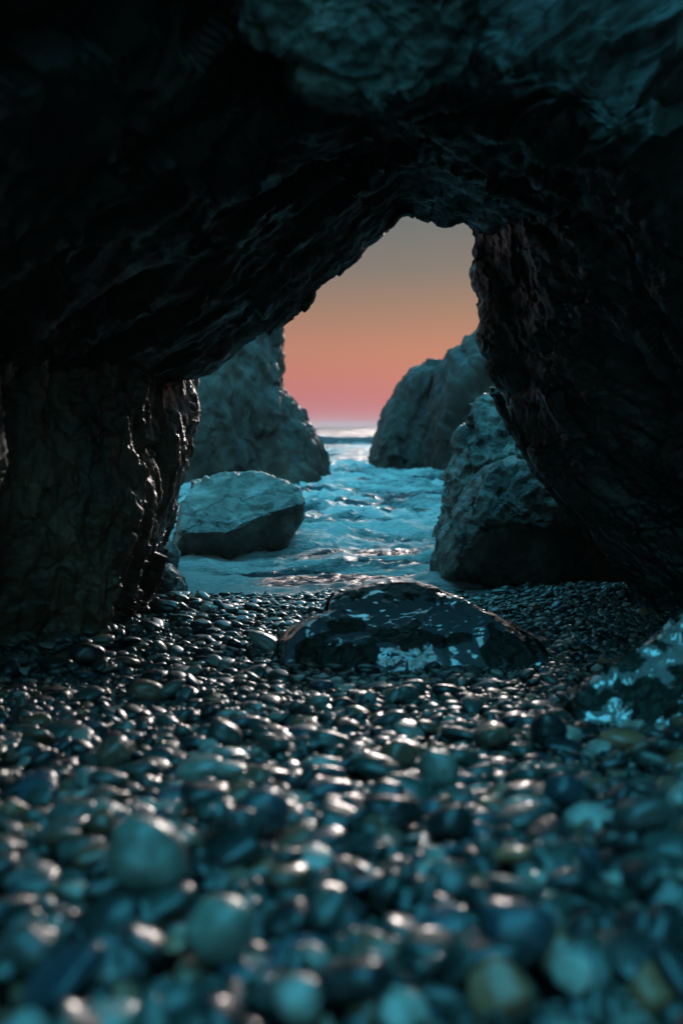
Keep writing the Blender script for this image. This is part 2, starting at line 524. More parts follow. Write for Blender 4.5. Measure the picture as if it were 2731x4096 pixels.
# ------------------------------------------------------------------ rocks from outlines
def rock(name, outline, D, front, back, mat, seed=0, planes=(), amp=.05, size=1.0, nu=240, nv=120, center=None,
         pw=.75, facet=.75, parent=None, stretch=(1, 1, 1), fine=.25):
    """closed boulder: outline (photo pixels) in the plane y=D, bulging 'front' metres to the viewer and 'back' behind"""
    q = np.asarray(outline, float)
    q = np.vstack([q, q[:1]])
    q = resample(q, nu + 1)[:-1]
    c = np.asarray(center if center is not None else q.mean(0), float)
    vd = np.linspace(-1, 1, 6001) * math.pi / 2
    cd = np.stack([np.maximum(np.cos(vd), 0) ** pw, np.sin(vd)], -1)
    al = np.concatenate([[0], np.cumsum(np.linalg.norm(np.diff(cd, axis=0), axis=1))])
    v = np.interp(np.linspace(0, al[-1], nv), al, vd)       # even spacing from pole to pole
    s = np.maximum(np.cos(v), 0) ** pw
    dep = np.where(v < 0, -np.sin(-v) * front, np.sin(v) * back)
    px = c[0] + (q[None, :, 0] - c[0]) * s[:, None]
    py = c[1] + (q[None, :, 1] - c[1]) * s[:, None]
    G = at(px, py, np.repeat((D + dep)[:, None], nu, 1))
    for (pp, n) in planes:
        P0 = at(*pp); n = np.asarray(n, float); n /= np.linalg.norm(n)
        d = (G - P0) @ n
        G = G - np.maximum(d, 0)[..., None] * n * .96
    N = grid_normals(G, True)
    ctr = G.reshape(-1, 3).mean(0)
    if ((G - ctr) * N).sum(-1).mean() < 0:
        N = -N
    flat = G.reshape(-1, 3) / size * np.asarray(stretch)
    disp = amp * (.40 * fbm(flat * 1.3, 3, s=seed) + facet * facets(flat * 2.1 + .35 * fbm(flat * 3, 2, s=seed + 3)[:, None], seed + 5)
                  + .45 * facet * facets(flat * 4.7 + .25 * fbm(flat * 6, 2, s=seed + 4)[:, None], seed + 6) + .18 * facet * facets(flat * 11.0, seed + 8) + fine * ridged(flat * 6, 4, s=seed + 9) * .5)
    edge = np.clip(s * 8, 0, 1)
    disp = disp.reshape(nv, nu) * edge[:, None]
    G = G + N * disp[..., None]
    o = mesh_obj(name, G.reshape(-1, 3), grid_faces(nv, nu, True), mat, parent)
    return o

tag(rock('sea_stack', [(640, 1990), (650, 1500), (800, 1250), (980, 1200), (1110, 1260), (1122, 1345), (1118, 1450), (1104, 1560), (1170, 1640),
                       (1195, 1700), (1250, 1795), (1282, 1920), (1300, 1990), (1310, 2060), (640, 2060)], 12.5, 1.6, 2.5, M['stack'], 11,
         planes=[((1000, 1700, 11.2), (.25, -1, .25)), ((1130, 1800, 11.6), (.9, -.75, .55)), ((900, 1500, 11.4), (-.1, -.8, .62))],
         amp=.24, size=1.6, stretch=(1, 1, .6), center=(960, 1750)),
    'tall grey sea stack in the surf behind the flat-topped boulder', 'sea stack')
tag(rock('sea_stack', [(1492, 1960), (1500, 1880), (1505, 1810), (1535, 1690), (1572, 1610), (1602, 1535), (1650, 1482), (1690, 1462), (1760, 1452),
                       (1850, 1500), (1880, 1700), (1890, 1960)], 16.5, 1.4, 2.5, M['stack'], 23,
         planes=[((1640, 1700, 15.6), (-.8, -1, .45)), ((1700, 1700, 15.6), (-.3, -1, .3))], amp=.17, size=1.6, stretch=(1, 1, .55), center=(1690, 1740)),
    'low rounded sea stack right of the open sea, beside a taller one', 'sea stack')
tag(rock('sea_stack', [(1715, 1990), (1712, 1900), (1705, 1750), (1722, 1600), (1765, 1480), (1786, 1440), (1802, 1412), (1830, 1400), (1852, 1408), (1872, 1365),
                       (1920, 1330), (2020, 1300), (2200, 1350), (2350, 1600), (2400, 1990)], 14.8, 1.2, 2.5, M['stack'], 37,
         planes=[((1850, 1700, 13.9), (.1, -1, -.12)), ((1720, 1700, 14.4), (-1, -.35, .1))], amp=.18, size=1.6, stretch=(1, 1, .5), center=(2000, 1700)),
    'taller jagged sea stack partly hidden by the cave\'s right wall', 'sea stack')
tag(rock('boulder', [(690, 2330), (695, 2180), (706, 2130), (735, 2010), (770, 1925), (860, 1905), (950, 1894), (1040, 1905), (1150, 1930), (1205, 1955), (1218, 2000), (1205, 2070),
                     (1165, 2140), (1120, 2210), (1095, 2250), (1040, 2310), (880, 2340)], 6.0, .75, .9, M['pale_boulder'], 41,
         planes=[((900, 2120, 5.55), (0, -.45, 1)), ((1130, 1985, 5.8), (.25, -.35, 1)), ((900, 2200, 5.55), (-.1, -1, -.55)), ((1150, 2080, 5.8), (.9, -.8, -.6))],
         amp=.034, size=.5, center=(940, 2090), pw=.5),
    'flat-topped undercut boulder standing in the wash beside the left cave wall', 'boulder')
tag(rock('boulder', [(1735, 2290), (1732, 2200), (1745, 2120), (1770, 2040), (1785, 1960), (1778, 1895), (1828, 1812), (1848, 1745), (1880, 1730), (1896, 1715), (1886, 1645),
                     (1908, 1600), (1955, 1565), (2020, 1580), (2140, 1650), (2400, 2000), (2400, 2300)], 6.2, .55, .9, M['boulder'], 53,
         planes=[((1900, 1950, 5.75), (-.5, -1, .45)), ((2000, 1750, 5.9), (-.1, -.7, .8))], amp=.085, size=.55, center=(2020, 2000), pw=.55),
    'knobbly peaked rock rising behind the smooth right-hand boulder', 'boulder')
tag(rock('boulder', [(1738, 2330), (1742, 2230), (1765, 2160), (1805, 2075), (1850, 2000), (1895, 1925), (1935, 1872), (1985, 1845), (2060, 1840), (2150, 1880), (2300, 1960),
                     (2480, 2130), (2600, 2300), (2600, 2420), (2000, 2420)], 5.3, .75, .8, M['boulder'], 67,
         planes=[((1880, 2080, 4.75), (-.75, -1, .6)), ((2080, 2150, 4.72), (.12, -1, .02)), ((2050, 1960, 4.85), (.2, -.8, .75))],
         amp=.045, size=.55, center=(2080, 2130), pw=.6),
    'large smooth dark boulder at the water\'s edge under the slanting right wall', 'boulder')
tag(rock('boulder', [(590, 2430), (600, 2340), (640, 2280), (680, 2262), (715, 2295), (740, 2345), (752, 2400), (755, 2440)], 4.62, .22, .3, M['pale_boulder'], 71,
         amp=.03, size=.3, nu=140, nv=70),
    'small pale-topped rock at the foot of the left cave wall', 'boulder')
tag(rock('boulder', [(600, 2330), (640, 2200), (672, 2165), (700, 2172), (712, 2215), (700, 2280), (690, 2340)], 5.1, .15, .25, M['boulder'], 73,
         amp=.03, size=.3, nu=120, nv=60),
    'narrow rock squeezed between the left cave wall and the undercut boulder', 'boulder')
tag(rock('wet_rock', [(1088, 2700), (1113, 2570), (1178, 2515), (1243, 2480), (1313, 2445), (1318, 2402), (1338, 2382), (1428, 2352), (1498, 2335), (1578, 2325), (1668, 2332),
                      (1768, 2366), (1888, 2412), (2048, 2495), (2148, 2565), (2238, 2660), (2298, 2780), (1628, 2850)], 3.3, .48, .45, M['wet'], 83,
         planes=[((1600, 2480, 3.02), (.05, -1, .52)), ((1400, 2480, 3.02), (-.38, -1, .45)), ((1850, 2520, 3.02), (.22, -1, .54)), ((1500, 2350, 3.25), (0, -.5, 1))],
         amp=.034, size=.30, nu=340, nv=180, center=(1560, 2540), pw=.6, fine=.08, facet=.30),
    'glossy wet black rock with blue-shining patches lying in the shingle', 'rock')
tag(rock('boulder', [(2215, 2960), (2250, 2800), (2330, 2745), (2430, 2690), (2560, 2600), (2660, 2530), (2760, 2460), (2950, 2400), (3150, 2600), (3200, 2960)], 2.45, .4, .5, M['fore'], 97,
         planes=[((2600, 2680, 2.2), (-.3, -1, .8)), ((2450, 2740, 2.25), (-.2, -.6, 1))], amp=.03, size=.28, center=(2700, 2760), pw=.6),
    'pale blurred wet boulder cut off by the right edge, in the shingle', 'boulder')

build_sea()

# ------------------------------------------------------------------ the cave
cave = tag(empty('sea_cave', (0, 4.0, 0)), 'dark rock archway framing the sunset sea', 'cave')

def patch(name, rows, nr, nc, mat, seed, amp, size=.5, stretch=(1, 1, 1), facet=.7, fine=.4, tw=None, flip=False, part_label=None, rot=0.0, cc=60, aw=None):
    """shell through control rows; each row is a list of (px, py, depth) or ('w', x, y, z)"""
    ctl = []
    for r in rows:
        pts = np.array([at(*p) if p[0] != 'w' else np.array(p[1:], float) for p in r])
        # arc-length resample in 3D
        s = np.concatenate([[0], np.cumsum(np.linalg.norm(np.diff(pts, axis=0), axis=1))])
        t = np.linspace(0, s[-1], cc)
        ctl.append(np.stack([np.interp(t, s, pts[:, k]) for k in range(3)], -1))
    ctl = np.array(ctl)
    # rows spaced by distance
    G = catmull(ctl, nr)
    G = np.swapaxes(catmull(np.swapaxes(G, 0, 1), nc), 0, 1)
    N = grid_normals(G)
    if flip:
        N = -N
    flat = G.reshape(-1, 3)
    c, s_ = math.cos(rot), math.sin(rot)
    fl = np.stack([flat[:, 0] * c + flat[:, 2] * s_, flat[:, 1], -flat[:, 0] * s_ + flat[:, 2] * c], -1) / size * np.asarray(stretch)
    wob = .35 * fbm(fl * 3, 2, s=seed + 3)[:, None]
    disp = amp * (.6 * fbm(fl * 1.2, 3, s=seed) + 1.5 * facet * facets(fl * 1.7 + wob, seed + 5) + .35 * facet * facets(fl * 4.6 + wob, seed + 6)
                  + .10 * facet * facets(fl * 11 + wob, seed + 7) + fine * .35 * ridged(fl * 4, 5, .42, s=seed + 9))
    disp = disp.reshape(nr, nc)
    if aw is not None:
        disp = disp * np.interp(np.linspace(0, len(rows) - 1, nr), np.arange(len(rows)), aw)[:, None]
    crumb = .007 * facets(flat * 10 + wob, seed + 21) + .0035 * ridged(flat * 22, 3, s=seed + 31)
    disp = disp + crumb.reshape(nr, nc)
    G = G + N * disp[..., None]
    o = mesh_obj(name, G.reshape(-1, 3), grid_faces(nr, nc), mat, cave)
    o.matrix_parent_inverse = cave.matrix_world.inverted()
    if part_label:
        o['label'] = part_label
    return o

bpy.context.view_layer.update()
def D(lst, d):
    return [(x, y, d) for x, y in lst]

RIM = [(560, 1500), (640, 1490), (700, 1498), (765, 1506), (845, 1500), (865, 1478), (900, 1450), (950, 1412), (990, 1382), (1040, 1345), (1062, 1343), (1088, 1352), (1112, 1328), (1165, 1292),
       (1230, 1235), (1268, 1170), (1292, 1150), (1345, 1120), (1380, 1075), (1425, 1045), (1470, 985), (1500, 965), (1560, 915), (1595, 872), (1612, 860),
       (1632, 858), (1662, 868), (1712, 880), (1742, 905), (1780, 908), (1812, 894), (1850, 880), (1900, 900), (1980, 960)]
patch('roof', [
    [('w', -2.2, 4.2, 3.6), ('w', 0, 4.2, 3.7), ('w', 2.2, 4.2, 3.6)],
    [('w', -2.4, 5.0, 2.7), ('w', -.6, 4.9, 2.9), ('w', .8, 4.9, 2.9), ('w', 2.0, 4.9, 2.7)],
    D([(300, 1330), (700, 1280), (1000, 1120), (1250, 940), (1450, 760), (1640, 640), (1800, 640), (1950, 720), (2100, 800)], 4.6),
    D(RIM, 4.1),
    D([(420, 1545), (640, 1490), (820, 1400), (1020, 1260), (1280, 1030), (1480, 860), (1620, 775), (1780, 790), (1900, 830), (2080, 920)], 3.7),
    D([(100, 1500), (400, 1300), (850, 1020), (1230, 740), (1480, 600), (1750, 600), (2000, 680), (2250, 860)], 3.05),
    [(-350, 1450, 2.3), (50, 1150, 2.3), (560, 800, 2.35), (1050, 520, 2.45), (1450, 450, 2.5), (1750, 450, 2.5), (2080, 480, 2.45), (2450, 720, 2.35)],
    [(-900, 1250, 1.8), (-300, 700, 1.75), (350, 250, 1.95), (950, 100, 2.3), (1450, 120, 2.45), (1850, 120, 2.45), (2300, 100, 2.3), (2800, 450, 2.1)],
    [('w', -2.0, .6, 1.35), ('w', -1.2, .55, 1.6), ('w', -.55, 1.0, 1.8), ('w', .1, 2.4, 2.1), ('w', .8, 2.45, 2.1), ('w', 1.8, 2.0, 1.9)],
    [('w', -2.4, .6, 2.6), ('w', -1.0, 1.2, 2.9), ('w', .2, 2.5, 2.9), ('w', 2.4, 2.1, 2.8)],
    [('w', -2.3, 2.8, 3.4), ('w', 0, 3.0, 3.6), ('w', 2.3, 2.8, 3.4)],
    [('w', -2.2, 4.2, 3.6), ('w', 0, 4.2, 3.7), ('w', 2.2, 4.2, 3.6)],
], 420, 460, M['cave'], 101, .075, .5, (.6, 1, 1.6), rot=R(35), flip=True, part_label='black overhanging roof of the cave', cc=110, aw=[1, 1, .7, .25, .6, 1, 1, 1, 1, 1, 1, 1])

# left wall: columns become rows here (each list runs from below the ground up to the roof)
patch('left_wall', [
    [('w', -2.9, -2.6, -.3), ('w', -2.7, -2.6, 1.2), ('w', -2.4, -2.5, 2.8), ('w', -2.2, -2.4, 4.4)],  # unseen stretch behind the camera, added to narrow the sky opening
    [('w', -2.3, -.4, -.3), ('w', -2.2, -.4, 1.2), ('w', -2.0, -.4, 2.8), ('w', -1.8, -.3, 4.4)],
    [('w', -1.7, 1.5, -.3), ('w', -1.75, 1.4, .6), ('w', -1.7, 1.3, 1.3), ('w', -1.8, 1.4, 2.2), ('w', -1.8, 1.4, 4.0)],
    [(-350, 2900, 2.55), (-350, 2400, 2.5), (-350, 1900, 2.35), (-350, 1450, 2.2), (-350, 800, 2.1)],
    [(30, 2800, 3.05), (20, 2560, 3.05), (0, 2100, 2.95), (0, 1700, 2.9), (0, 1400, 2.8), (0, 900, 2.8)],
    [(330, 2780, 3.22), (345, 2570, 3.22), (380, 2200, 3.18), (330, 1850, 3.12), (280, 1600, 3.2), (300, 1400, 3.25), (320, 1100, 3.3)],
    [(380, 2750, 3.40), (430, 2530, 3.40), (545, 2250, 3.35), (560, 2050, 3.3), (470, 1800, 3.35), (480, 1600, 3.45), (520, 1430, 3.5), (560, 1200, 3.6)],
    [(460, 2700, 3.75), (520, 2450, 3.72), (590, 2230, 3.65), (650, 2000, 3.62), (650, 1800, 3.7), (640, 1650, 3.8), (660, 1500, 3.85), (700, 1300, 3.9)],
    [(520, 2600, 4.15), (595, 2390, 4.15), (650, 2200, 4.12), (705, 2000, 4.08), (752, 1800, 4.05), (748, 1740, 4.05), (792, 1640, 4.1), (770, 1530, 4.15), (760, 1400, 4.2), (780, 1250, 4.2)],
    [(500, 2600, 4.6), (560, 2400, 4.6), (600, 2200, 4.6), (650, 2000, 4.6), (700, 1800, 4.6), (720, 1640, 4.6), (700, 1400, 4.6), (700, 1200, 4.6)],
    [('w', -1.6, 5.6, -.4), ('w', -1.5, 5.6, .6), ('w', -1.5, 5.6, 1.6), ('w', -1.6, 5.6, 2.6)],
    [('w', -3.0, 5.8, -.4), ('w', -3.0, 5.8, .6), ('w', -3.0, 5.8, 1.6), ('w', -3.0, 5.8, 2.6)],
], 430, 400, M['left'], 131, .085, .42, (1.3, 1.3, .55), facet=.8, fine=.55, part_label='brown rock wall with wet ridges on its seaward side', cc=70, aw=[1, 1, .8, .6, .6, .8, .8, .7, .35, .7, 1, 1])

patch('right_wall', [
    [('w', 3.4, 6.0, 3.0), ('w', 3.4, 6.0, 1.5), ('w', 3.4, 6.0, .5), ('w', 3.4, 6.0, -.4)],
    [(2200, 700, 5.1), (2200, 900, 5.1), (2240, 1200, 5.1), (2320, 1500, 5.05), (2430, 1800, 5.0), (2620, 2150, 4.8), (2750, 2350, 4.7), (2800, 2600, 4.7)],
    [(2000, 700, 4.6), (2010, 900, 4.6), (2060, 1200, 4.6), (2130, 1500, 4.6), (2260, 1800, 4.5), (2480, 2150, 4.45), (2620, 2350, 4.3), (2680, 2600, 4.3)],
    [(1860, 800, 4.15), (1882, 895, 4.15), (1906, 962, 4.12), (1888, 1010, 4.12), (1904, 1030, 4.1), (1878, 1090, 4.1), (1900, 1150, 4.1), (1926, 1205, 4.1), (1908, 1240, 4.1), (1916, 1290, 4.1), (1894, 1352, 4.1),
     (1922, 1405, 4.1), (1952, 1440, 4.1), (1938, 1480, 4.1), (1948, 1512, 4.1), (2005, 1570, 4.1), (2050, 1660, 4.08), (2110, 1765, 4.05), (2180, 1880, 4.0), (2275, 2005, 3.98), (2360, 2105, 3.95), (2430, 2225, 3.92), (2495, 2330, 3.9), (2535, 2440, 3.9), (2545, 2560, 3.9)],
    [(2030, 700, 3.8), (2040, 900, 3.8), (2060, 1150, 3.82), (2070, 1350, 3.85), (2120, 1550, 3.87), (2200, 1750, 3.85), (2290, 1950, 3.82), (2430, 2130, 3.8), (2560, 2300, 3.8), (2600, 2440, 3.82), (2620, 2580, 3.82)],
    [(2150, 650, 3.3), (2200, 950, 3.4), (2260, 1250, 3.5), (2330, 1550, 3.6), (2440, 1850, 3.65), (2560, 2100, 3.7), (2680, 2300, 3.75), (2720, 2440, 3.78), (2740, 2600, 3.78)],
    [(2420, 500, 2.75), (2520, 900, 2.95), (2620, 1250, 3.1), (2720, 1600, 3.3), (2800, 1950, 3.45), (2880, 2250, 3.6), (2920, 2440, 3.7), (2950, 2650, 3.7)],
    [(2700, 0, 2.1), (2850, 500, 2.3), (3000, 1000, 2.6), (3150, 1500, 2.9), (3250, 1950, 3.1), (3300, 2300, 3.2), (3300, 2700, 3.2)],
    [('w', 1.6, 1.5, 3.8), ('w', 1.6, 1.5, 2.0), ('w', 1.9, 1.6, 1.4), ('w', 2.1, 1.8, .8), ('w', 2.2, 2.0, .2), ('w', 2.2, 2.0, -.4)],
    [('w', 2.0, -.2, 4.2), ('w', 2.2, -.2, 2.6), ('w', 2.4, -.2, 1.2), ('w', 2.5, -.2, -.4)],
    [('w', 2.2, -2.5, 4.2), ('w', 2.4, -2.5, 2.6), ('w', 2.7, -2.6, 1.2), ('w', 2.9, -2.6, -.4)],  # unseen end of the wall, added to close in the overhead sky
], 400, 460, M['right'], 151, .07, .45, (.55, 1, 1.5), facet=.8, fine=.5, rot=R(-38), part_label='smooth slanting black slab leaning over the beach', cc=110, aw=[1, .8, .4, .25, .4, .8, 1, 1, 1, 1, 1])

rs = rock('rim_ledge', [(1955, 1545), (1985, 1548), (2010, 1580), (2080, 1680), (2170, 1815), (2280, 1960), (2400, 2110), (2520, 2280), (2490, 2290), (2420, 2225), (2318, 2112), (2232, 2012),
                     (2128, 1878), (2058, 1762), (1998, 1660), (1968, 1590), (1950, 1560)], 4.42, .10, .16, M['right'], 181, amp=.016, size=.2, nu=260, nv=60, center=(2190, 1880), pw=.5, parent=cave)
rs.matrix_parent_inverse = cave.matrix_world.inverted()
rs['label'] = 'thin dark layer of rock along the edge of the right wall'
hb = rock('hanging_block', [(960, -200), (1000, 60), (1030, 160), (1150, 240), (1170, 360), (1300, 415), (1460, 420), (1530, 540), (1560, 500), (1590, 410), (1700, 390), (1790, 300), (1830, 150),
                       (1900, 0), (1950, -200), (1900, -420), (1400, -520), (1000, -420)], 2.15, .13, .3, M['block'], 171,
          planes=[((1430, 200, 2.06), (0, -1, -.12))], amp=.05, size=.3, center=(1430, 0), pw=.5, parent=cave)
hb.matrix_parent_inverse = cave.matrix_world.inverted()
hb['label'] = 'teal-lit pale rock face hanging from the roof'

# ------------------------------------------------------------------ pebbles
COLS = {'dark slate': (.016, .019, .020), 'grey-green': (.036, .045, .039), 'mid grey': (.060, .061, .057), 'pale grey': (.23, .21, .18),
        'brown': (.125, .062, .038), 'rust-coloured': (.22, .088, .045), 'blue-grey': (.03, .045, .058)}
COLS['pale green'] = (.125, .140, .118)
CN = list(COLS)
CW = np.array([.31, .24, .16, .09, .075, .025, .10, .0]); CW /= CW.sum()

NV = 14
def pebble_mesh(k, lod):
    import bmesh
    bm = bmesh.new()
    bmesh.ops.create_icosphere(bm, subdivisions=lod, radius=1.0)
    V = np.array([v.co[:] for v in bm.verts])
    r = np.random.default_rng(500 + k)
    e = r.uniform(2.0, 2.9)
    L = (np.abs(V) ** e).sum(1) ** (1 / e)
    V2 = V / L[:, None]
    V2 = V2 * (1 + .16 * perlin(V * .9 + 10 * k, 3) + .06 * perlin(V * 2.1 + 5 * k, 7))[:, None]
    sh = r.uniform(-.22, .22, 2)
    V2[:, 1] *= 1 + sh[0] * V2[:, 0]; V2[:, 2] *= 1 + sh[1] * V2[:, 0]
    for v, c in zip(bm.verts, V2):
        v.co = c
    for f in bm.faces:
        f.smooth = True
    me = bpy.data.meshes.new('pebble')
    bm.to_mesh(me); bm.free()
    return me
MESH_N = [pebble_mesh(k, 4) for k in range(NV)]
MESH_F = [pebble_mesh(k, 3) for k in range(NV)]
for me in MESH_N: me.materials.append(M['pebble'])
for me in MESH_F: me.materials.append(M['pebble_i'])

X0, X1, Y0, Y1, CELL = -2.7, 2.8, .45, 5.8, .005
gx = np.arange(X0, X1, CELL); gy = np.arange(Y0, Y1, CELL)
GX, GY = np.meshgrid(gx, gy)
H = ground_z(GX, GY).astype(np.float64)
BLOCK = np.zeros(H.shape, bool)                 # cells where a big rock already stands
for o in scene.objects:
    if o.type == 'MESH' and o.name.split('.')[0] in ('boulder', 'wet_rock'):
        co = np.empty(len(o.data.vertices) * 3, np.float32); o.data.vertices.foreach_get('co', co); co = co.reshape(-1, 3)
        co = co[co[:, 2] > ground_z(co[:, 0], co[:, 1]) + .035]
        bi = ((co[:, 1] - Y0) / CELL).astype(int); bj = ((co[:, 0] - X0) / CELL).astype(int)
        ok_ = (bi > 1) & (bj > 1) & (bi < H.shape[0] - 2) & (bj < H.shape[1] - 2)
        for di in (-1, 0, 1):
            for dj in (-1, 0, 1):
                BLOCK[bi[ok_] + di, bj[ok_] + dj] = True
HB = H.copy()

def half_w(y):
    return .36 * y + .45

def drop(x, y, a, b, c, yaw, tilt, r, sink=.5):
    rad = max(.85 * math.sqrt(a * b), CELL * 1.2)
    n = int(rad / CELL) + 1
    i = int((y - Y0) / CELL); j = int((x - X0) / CELL)
    i0, i1, j0, j1 = i - n, i + n + 1, j - n, j + n + 1
    if i0 < 0 or j0 < 0 or i1 >= H.shape[0] or j1 >= H.shape[1]:
        return None
    k = np.arange(-n, n + 1) * CELL
    rho = (k[:, None] ** 2 + k[None, :] ** 2) / rad ** 2
    ok = rho < 1
    dome = np.sqrt(np.maximum(1 - rho, 0)) * c
    sub = H[i0:i1, j0:j1]
    t = (sub + dome)[ok]
    z = sink * t.max() + (1 - sink) * t.mean()
    gxs = (sub[:, n + 1:].mean() - sub[:, :n].mean()) / (rad * 1.1)
    gys = (sub[n + 1:].mean() - sub[:n].mean()) / (rad * 1.1)
    rx = float(np.clip(gys * .6, -.7, .7)) + tilt[0]
    ry = float(np.clip(-gxs * .6, -.7, .7)) + tilt[1]
    H[i0:i1, j0:j1] = np.where(ok, np.maximum(sub, z + dome), sub)
    return (x, y, z, a, b, c, rx, ry, yaw)

from mathutils import Euler, Matrix
def rot_of(rx, ry, yaw):
    return (Euler((rx, ry, 0)).to_matrix() @ Matrix.Rotation(yaw, 3, 'Z')).to_euler()

items = []
def scatter(n, ya, yb, med, sig, lo, hi, xlim=None):
    yy = np.sqrt(rng.uniform((ya + .6) ** 2, (yb + .6) ** 2, (n, 4))) - .6
    xx = rng.uniform(-1, 1, (n, 4)) * half_w(yy) if xlim is None else rng.uniform(xlim[0], xlim[1], (n, 4))
    A = np.clip(np.exp(rng.normal(math.log(med), sig, n)), lo, hi)
    Bq = A * rng.uniform(.58, .95, n); Cq = A * rng.uniform(.26, .52, n)
    yaw = rng.uniform(0, 6.283, n); tl = rng.normal(0, .20, (n, 2))
    I = np.clip(((yy - Y0) / CELL).astype(int), 0, H.shape[0] - 1); J = np.clip(((xx - X0) / CELL).astype(int), 0, H.shape[1] - 1)
    ci = rng.choice(len(CN), n, p=CW)
    for k in range(n):
        h = H[I[k], J[k]] - HB[I[k], J[k]]
        m = int(h.argmin())
        if BLOCK[I[k, m], J[k, m]]:
            continue
        d = drop(xx[k, m], yy[k, m], A[k], Bq[k], Cq[k], yaw[k], tl[k], None)
        if d:
            items.append((d, int(ci[k])))

scatter(9000, 3.55, 5.5, .0105, .40, .005, .04)
scatter(9000, 3.3, 5.3, .0095, .40, .005, .035)
scatter(7000, 2.4, 3.7, .0108, .44, .006, .042)
scatter(4800, 2.4, 3.7, .0110, .48, .006, .042)
scatter(420, 2.8, 4.2, .026, .30, .016, .048, (-1.35, -.35))
scatter(4200, 1.3, 2.6, .0120, .46, .006, .042)
scatter(3600, 1.3, 2.6, .0122, .55, .006, .042)
scatter(2800, .55, 1.5, .0130, .46, .006, .036)
scatter(2000, .55, 1.5, .0142, .52, .006, .038)

# pebbles one can point out in the photograph: pixel centre, width, height (px), tilt, colour, label
HERO = [
    (1060, 2583, 150, 62, .55, 'pale grey', 'long pale pebble leaning down towards the glossy wet rock'),
    (590, 3540, 330, 300, .1, 'pale green', 'largest round grey-green pebble in the blurred left foreground'),
    (880, 3800, 270, 380, .2, 'pale green', 'tall upright grey-green pebble in the blurred foreground near the bottom edge'),
    (585, 2785, 135, 85, .25, 'brown', 'shiny brown oval pebble below the foot of the left wall'),
    (1590, 3065, 150, 130, .0, 'brown', 'round olive-brown pebble in the middle of the beach'),
    (1755, 3130, 160, 160, .3, 'pale green', 'round pale greenish pebble right of the middle of the beach'),
    (2245, 3210, 140, 190, -.1, 'blue-grey', 'upright blue oval pebble below the pale right boulder'),
    (150, 2905, 120, 62, -.1, 'rust-coloured', 'orange-brown flat pebble near the left edge of the beach'),
    (455, 3060, 140, 110, -.3, 'brown', 'reddish-brown pebble left of the middle of the beach'),
    (2490, 3000, 200, 80, .15, 'rust-coloured', 'long rusty pebble just below the pale right boulder'),
    (2070, 3770, 310, 210, .05, 'blue-grey', 'big flat blue pebble in the blurred right foreground'),
    (2190, 2960, 140, 140, .2, 'dark slate', 'round dark green-black pebble left of the long rusty pebble'),
    (130, 3850, 250, 200, -.2, 'mid grey', 'big grey blurred pebble in the bottom left corner'),
    (1060, 3300, 200, 190, .1, 'blue-grey', 'large blue-faced pebble in the near middle of the beach'),
    (405, 3350, 120, 110, .0, 'brown', 'dark brown blurred pebble above the largest grey-green one'),
    (900, 2990, 150, 100, .1, 'grey-green', 'flat teal pebble at the centre left of the beach'),
    (1800, 3330, 190, 150, -.1, 'dark slate', 'large black pebble with a bright flat top in the near right'),
    (1320, 2985, 190, 90, .1, 'grey-green', 'broad flat green pebble in front of the glossy wet rock'),
    (350, 2650, 140, 90, .35, 'dark slate', 'large black glossy pebble at the foot of the left wall'),
    (660, 2440, 120, 50, .05, 'dark slate', 'flat black pebble lying by the small pale-topped rock'),
    (720, 2415, 80, 50, .1, 'brown', 'brown-black pebble perched in front of the small pale-topped rock'),
    (1190, 4010, 200, 140, .0, 'pale grey', 'pale pink-lit pebble at the bottom edge of the beach'),
    (2560, 3290, 230, 130, -.3, 'mid grey', 'long slanting grey pebble near the right edge of the beach'),
]
heroes = []
for (px, py, w, h, tilt, col, lab) in HERO:
    Ys = np.linspace(.6, 5.0, 900)
    ray = at(np.full(900, px), np.full(900, py), Ys)
    jj = np.clip(((ray[:, 0] - X0) / CELL).astype(int), 0, H.shape[1] - 1); ii = np.clip(((ray[:, 1] - Y0) / CELL).astype(int), 0, H.shape[0] - 1)
    hit = np.argmax(ray[:, 2] < H[ii, jj])
    p = ray[hit]
    dist = p[1]
    a = w / FPX * dist / 2; c = max(min(h / FPX * dist / 2, a * 1.25), .2 * a)
    b = min(a, c * 1.35)
    if c > a:
        d = drop(p[0], p[1], a, b, c * .9, 0.0, (rng.normal(0, .1), tilt), None, .2)
    else:
        d = drop(p[0], p[1], a, b, c, 0.0, (rng.normal(0, .12), tilt), None, .2)
    heroes.append((d, CN.index(col), lab))

arr = np.array([d for d, c in items]); cidx = np.array([c for d, c in items])
ii = np.clip(((arr[:, 1] - Y0) / CELL).astype(int), 0, H.shape[0] - 1); jj = np.clip(((arr[:, 0] - X0) / CELL).astype(int), 0, H.shape[1] - 1)
top = arr[:, 2] + arr[:, 5]
keep = top > H[ii, jj] - np.maximum(1.6 * arr[:, 5], .012)
arr, cidx, top, ii, jj = arr[keep], cidx[keep], top[keep], ii[keep], jj[keep]
px, py, dep = project(arr[:, :3])
vis = (px > 0) & (px < 2731) & (py > 0) & (py < 4090) & (top > H[ii, jj] - .35 * arr[:, 5])
score = np.where(vis, arr[:, 3] * arr[:, 5] / dep ** 2, 0)
order = np.argsort(-score)
NIND = 275
ind = order[:NIND]; rest = order[NIND:]

def place_pebble(d, ci, lab, group, me):
    x, y, z, a, b, c, rx, ry, yaw = d
    o = bpy.data.objects.new('pebble', me)
    scene.collection.objects.link(o)
    o.location = (x, y, z); o.scale = (a, b, c); o.rotation_euler = rot_of(rx, ry, yaw)
    j = rng.uniform(.8, 1.25)
    col = COLS[CN[ci]]
    o.color = (col[0] * j, col[1] * j, col[2] * j, 1)
    tag(o, lab, 'pebble', group)
    return o

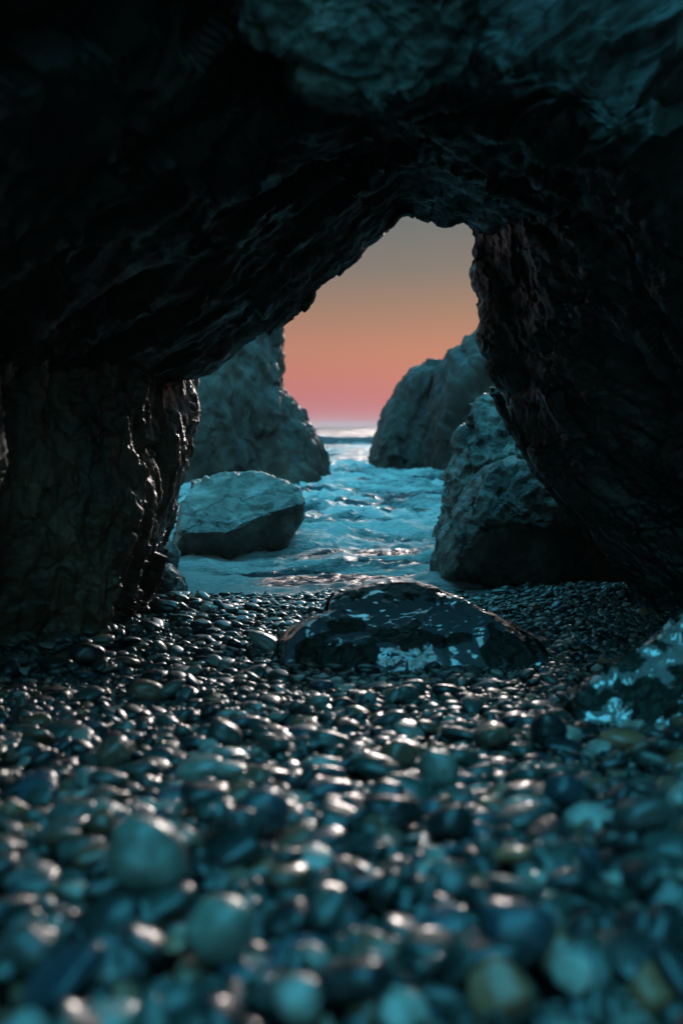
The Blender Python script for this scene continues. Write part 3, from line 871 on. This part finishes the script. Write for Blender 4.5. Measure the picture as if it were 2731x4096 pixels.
for q, (d, ci, lab) in enumerate(heroes):
    place_pebble(d, ci, lab, 'pebbles of the beach', MESH_N[q % NV])
def zone(x, y):
    if y > 3900: return 'along the bottom edge of the beach'
    if y > 3400: return 'in the heavily blurred foreground'
    if y > 3050: return 'in the softly blurred near shingle'
    if y > 2700: return 'mid-beach below the glossy wet rock'
    return 'at the foot of the left cave wall' if x < 1000 else 'around the glossy wet rock'
def side(x):
    return 'far left' if x < 500 else ('left' if x < 1050 else ('centre' if x < 1680 else ('right' if x < 2230 else 'far right')))
for q, k in enumerate(ind):
    A_ = arr[k]
    w_px = 2 * A_[3] * FPX / dep[k]
    shp = 'long' if A_[4] / A_[3] < .66 else ('round' if A_[4] / A_[3] > .86 else ('flat' if A_[5] / A_[3] < .45 else 'oval'))
    szw = 'big' if w_px > 190 else ('medium' if w_px > 130 else 'small')
    lab = f'{szw} {shp} {CN[cidx[k]]} wet pebble {zone(px[k], py[k])}, {side(px[k])}'
    place_pebble(arr[k], int(cidx[k]), lab, 'pebbles of the beach', MESH_N[q % NV])

# the remaining shingle: one object, real pebble meshes instanced on points
def shingle():
    pc = bpy.data.collections.new('pebble_shapes')
    for me in MESH_F:
        pc.objects.link(bpy.data.objects.new('pebble_shape', me))
    n = len(rest)
    me = bpy.data.meshes.new('shingle')
    A = arr[rest]
    me.vertices.add(n); me.vertices.foreach_set('co', A[:, :3].astype(np.float32).ravel())
    rot = np.array([rot_of(r[6], r[7], r[8])[:] for r in A], np.float32)
    for nm, v in (('rot', rot), ('scl', A[:, 3:6].astype(np.float32))):
        at_ = me.attributes.new(nm, 'FLOAT_VECTOR', 'POINT'); at_.data.foreach_set('vector', np.ascontiguousarray(v).ravel())
    col = np.array([COLS[CN[c]] for c in cidx[rest]]) * rng.uniform(.7, 1.35, (n, 1))
    col = np.hstack([col, np.ones((n, 1))]).astype(np.float32)
    at_ = me.attributes.new('pcol', 'FLOAT_COLOR', 'POINT'); at_.data.foreach_set('color', col.ravel())
    at_ = me.attributes.new('vi', 'INT', 'POINT'); at_.data.foreach_set('value', rng.integers(0, NV, n).astype(np.int32))
    o = bpy.data.objects.new('shingle', me)
    scene.collection.objects.link(o)
    ng = bpy.data.node_groups.new('shingle', 'GeometryNodeTree')
    ng.interface.new_socket('Geometry', in_out='INPUT', socket_type='NodeSocketGeometry')
    ng.interface.new_socket('Geometry', in_out='OUTPUT', socket_type='NodeSocketGeometry')
    N = ng.nodes; L = ng.links
    gi = N.new('NodeGroupInput'); go = N.new('NodeGroupOutput')
    ci = N.new('GeometryNodeCollectionInfo'); ci.inputs['Collection'].default_value = pc
    ci.inputs['Separate Children'].default_value = True; ci.inputs['Reset Children'].default_value = True
    ip = N.new('GeometryNodeInstanceOnPoints'); ip.inputs['Pick Instance'].default_value = True
    def named(nm, t):
        q = N.new('GeometryNodeInputNamedAttribute'); q.data_type = t; q.inputs['Name'].default_value = nm
        return q.outputs['Attribute']
    m2p = N.new('GeometryNodeMeshToPoints')
    L.new(gi.outputs[0], m2p.inputs[0]); L.new(m2p.outputs[0], ip.inputs['Points'])
    L.new(ci.outputs[0], ip.inputs['Instance'])
    L.new(named('vi', 'INT'), ip.inputs['Instance Index'])
    e2r = N.new('FunctionNodeEulerToRotation'); L.new(named('rot', 'FLOAT_VECTOR'), e2r.inputs[0]); L.new(e2r.outputs[0], ip.inputs['Rotation'])
    L.new(named('scl', 'FLOAT_VECTOR'), ip.inputs['Scale'])
    L.new(ip.outputs[0], go.inputs[0])
    md = o.modifiers.new('shingle', 'NODES'); md.node_group = ng
    tag(o, 'small wet dark pebbles and gravel covering the beach', 'shingle', kind='stuff')
shingle()
print('pebbles', len(items), 'kept', len(arr))

# ------------------------------------------------------------------ sea haze
def haze():
    m = bpy.data.materials.new('sea_haze'); m.use_nodes = True
    nt = m.node_tree; nt.nodes.clear()
    out = nt.nodes.new('ShaderNodeOutputMaterial'); pv = nt.nodes.new('ShaderNodeVolumePrincipled')
    pv.inputs['Color'].default_value = (.95, .84, .80, 1); pv.inputs['Density'].default_value = .0007; pv.inputs['Anisotropy'].default_value = .3
    nt.links.new(pv.outputs[0], out.inputs['Volume'])
    V = np.array([(x, y, z) for z in (-4.5, 5.2) for y in (-12, 1300) for x in (-900, 900)], float)
    F = np.array([(0, 2, 3, 1), (4, 5, 7, 6), (0, 1, 5, 4), (2, 6, 7, 3), (0, 4, 6, 2), (1, 3, 7, 5)])
    o = mesh_obj('haze', V, F, m, smooth=False)
    tag(o, 'thin sea haze in the evening air over the water', 'haze', kind='stuff')
haze()
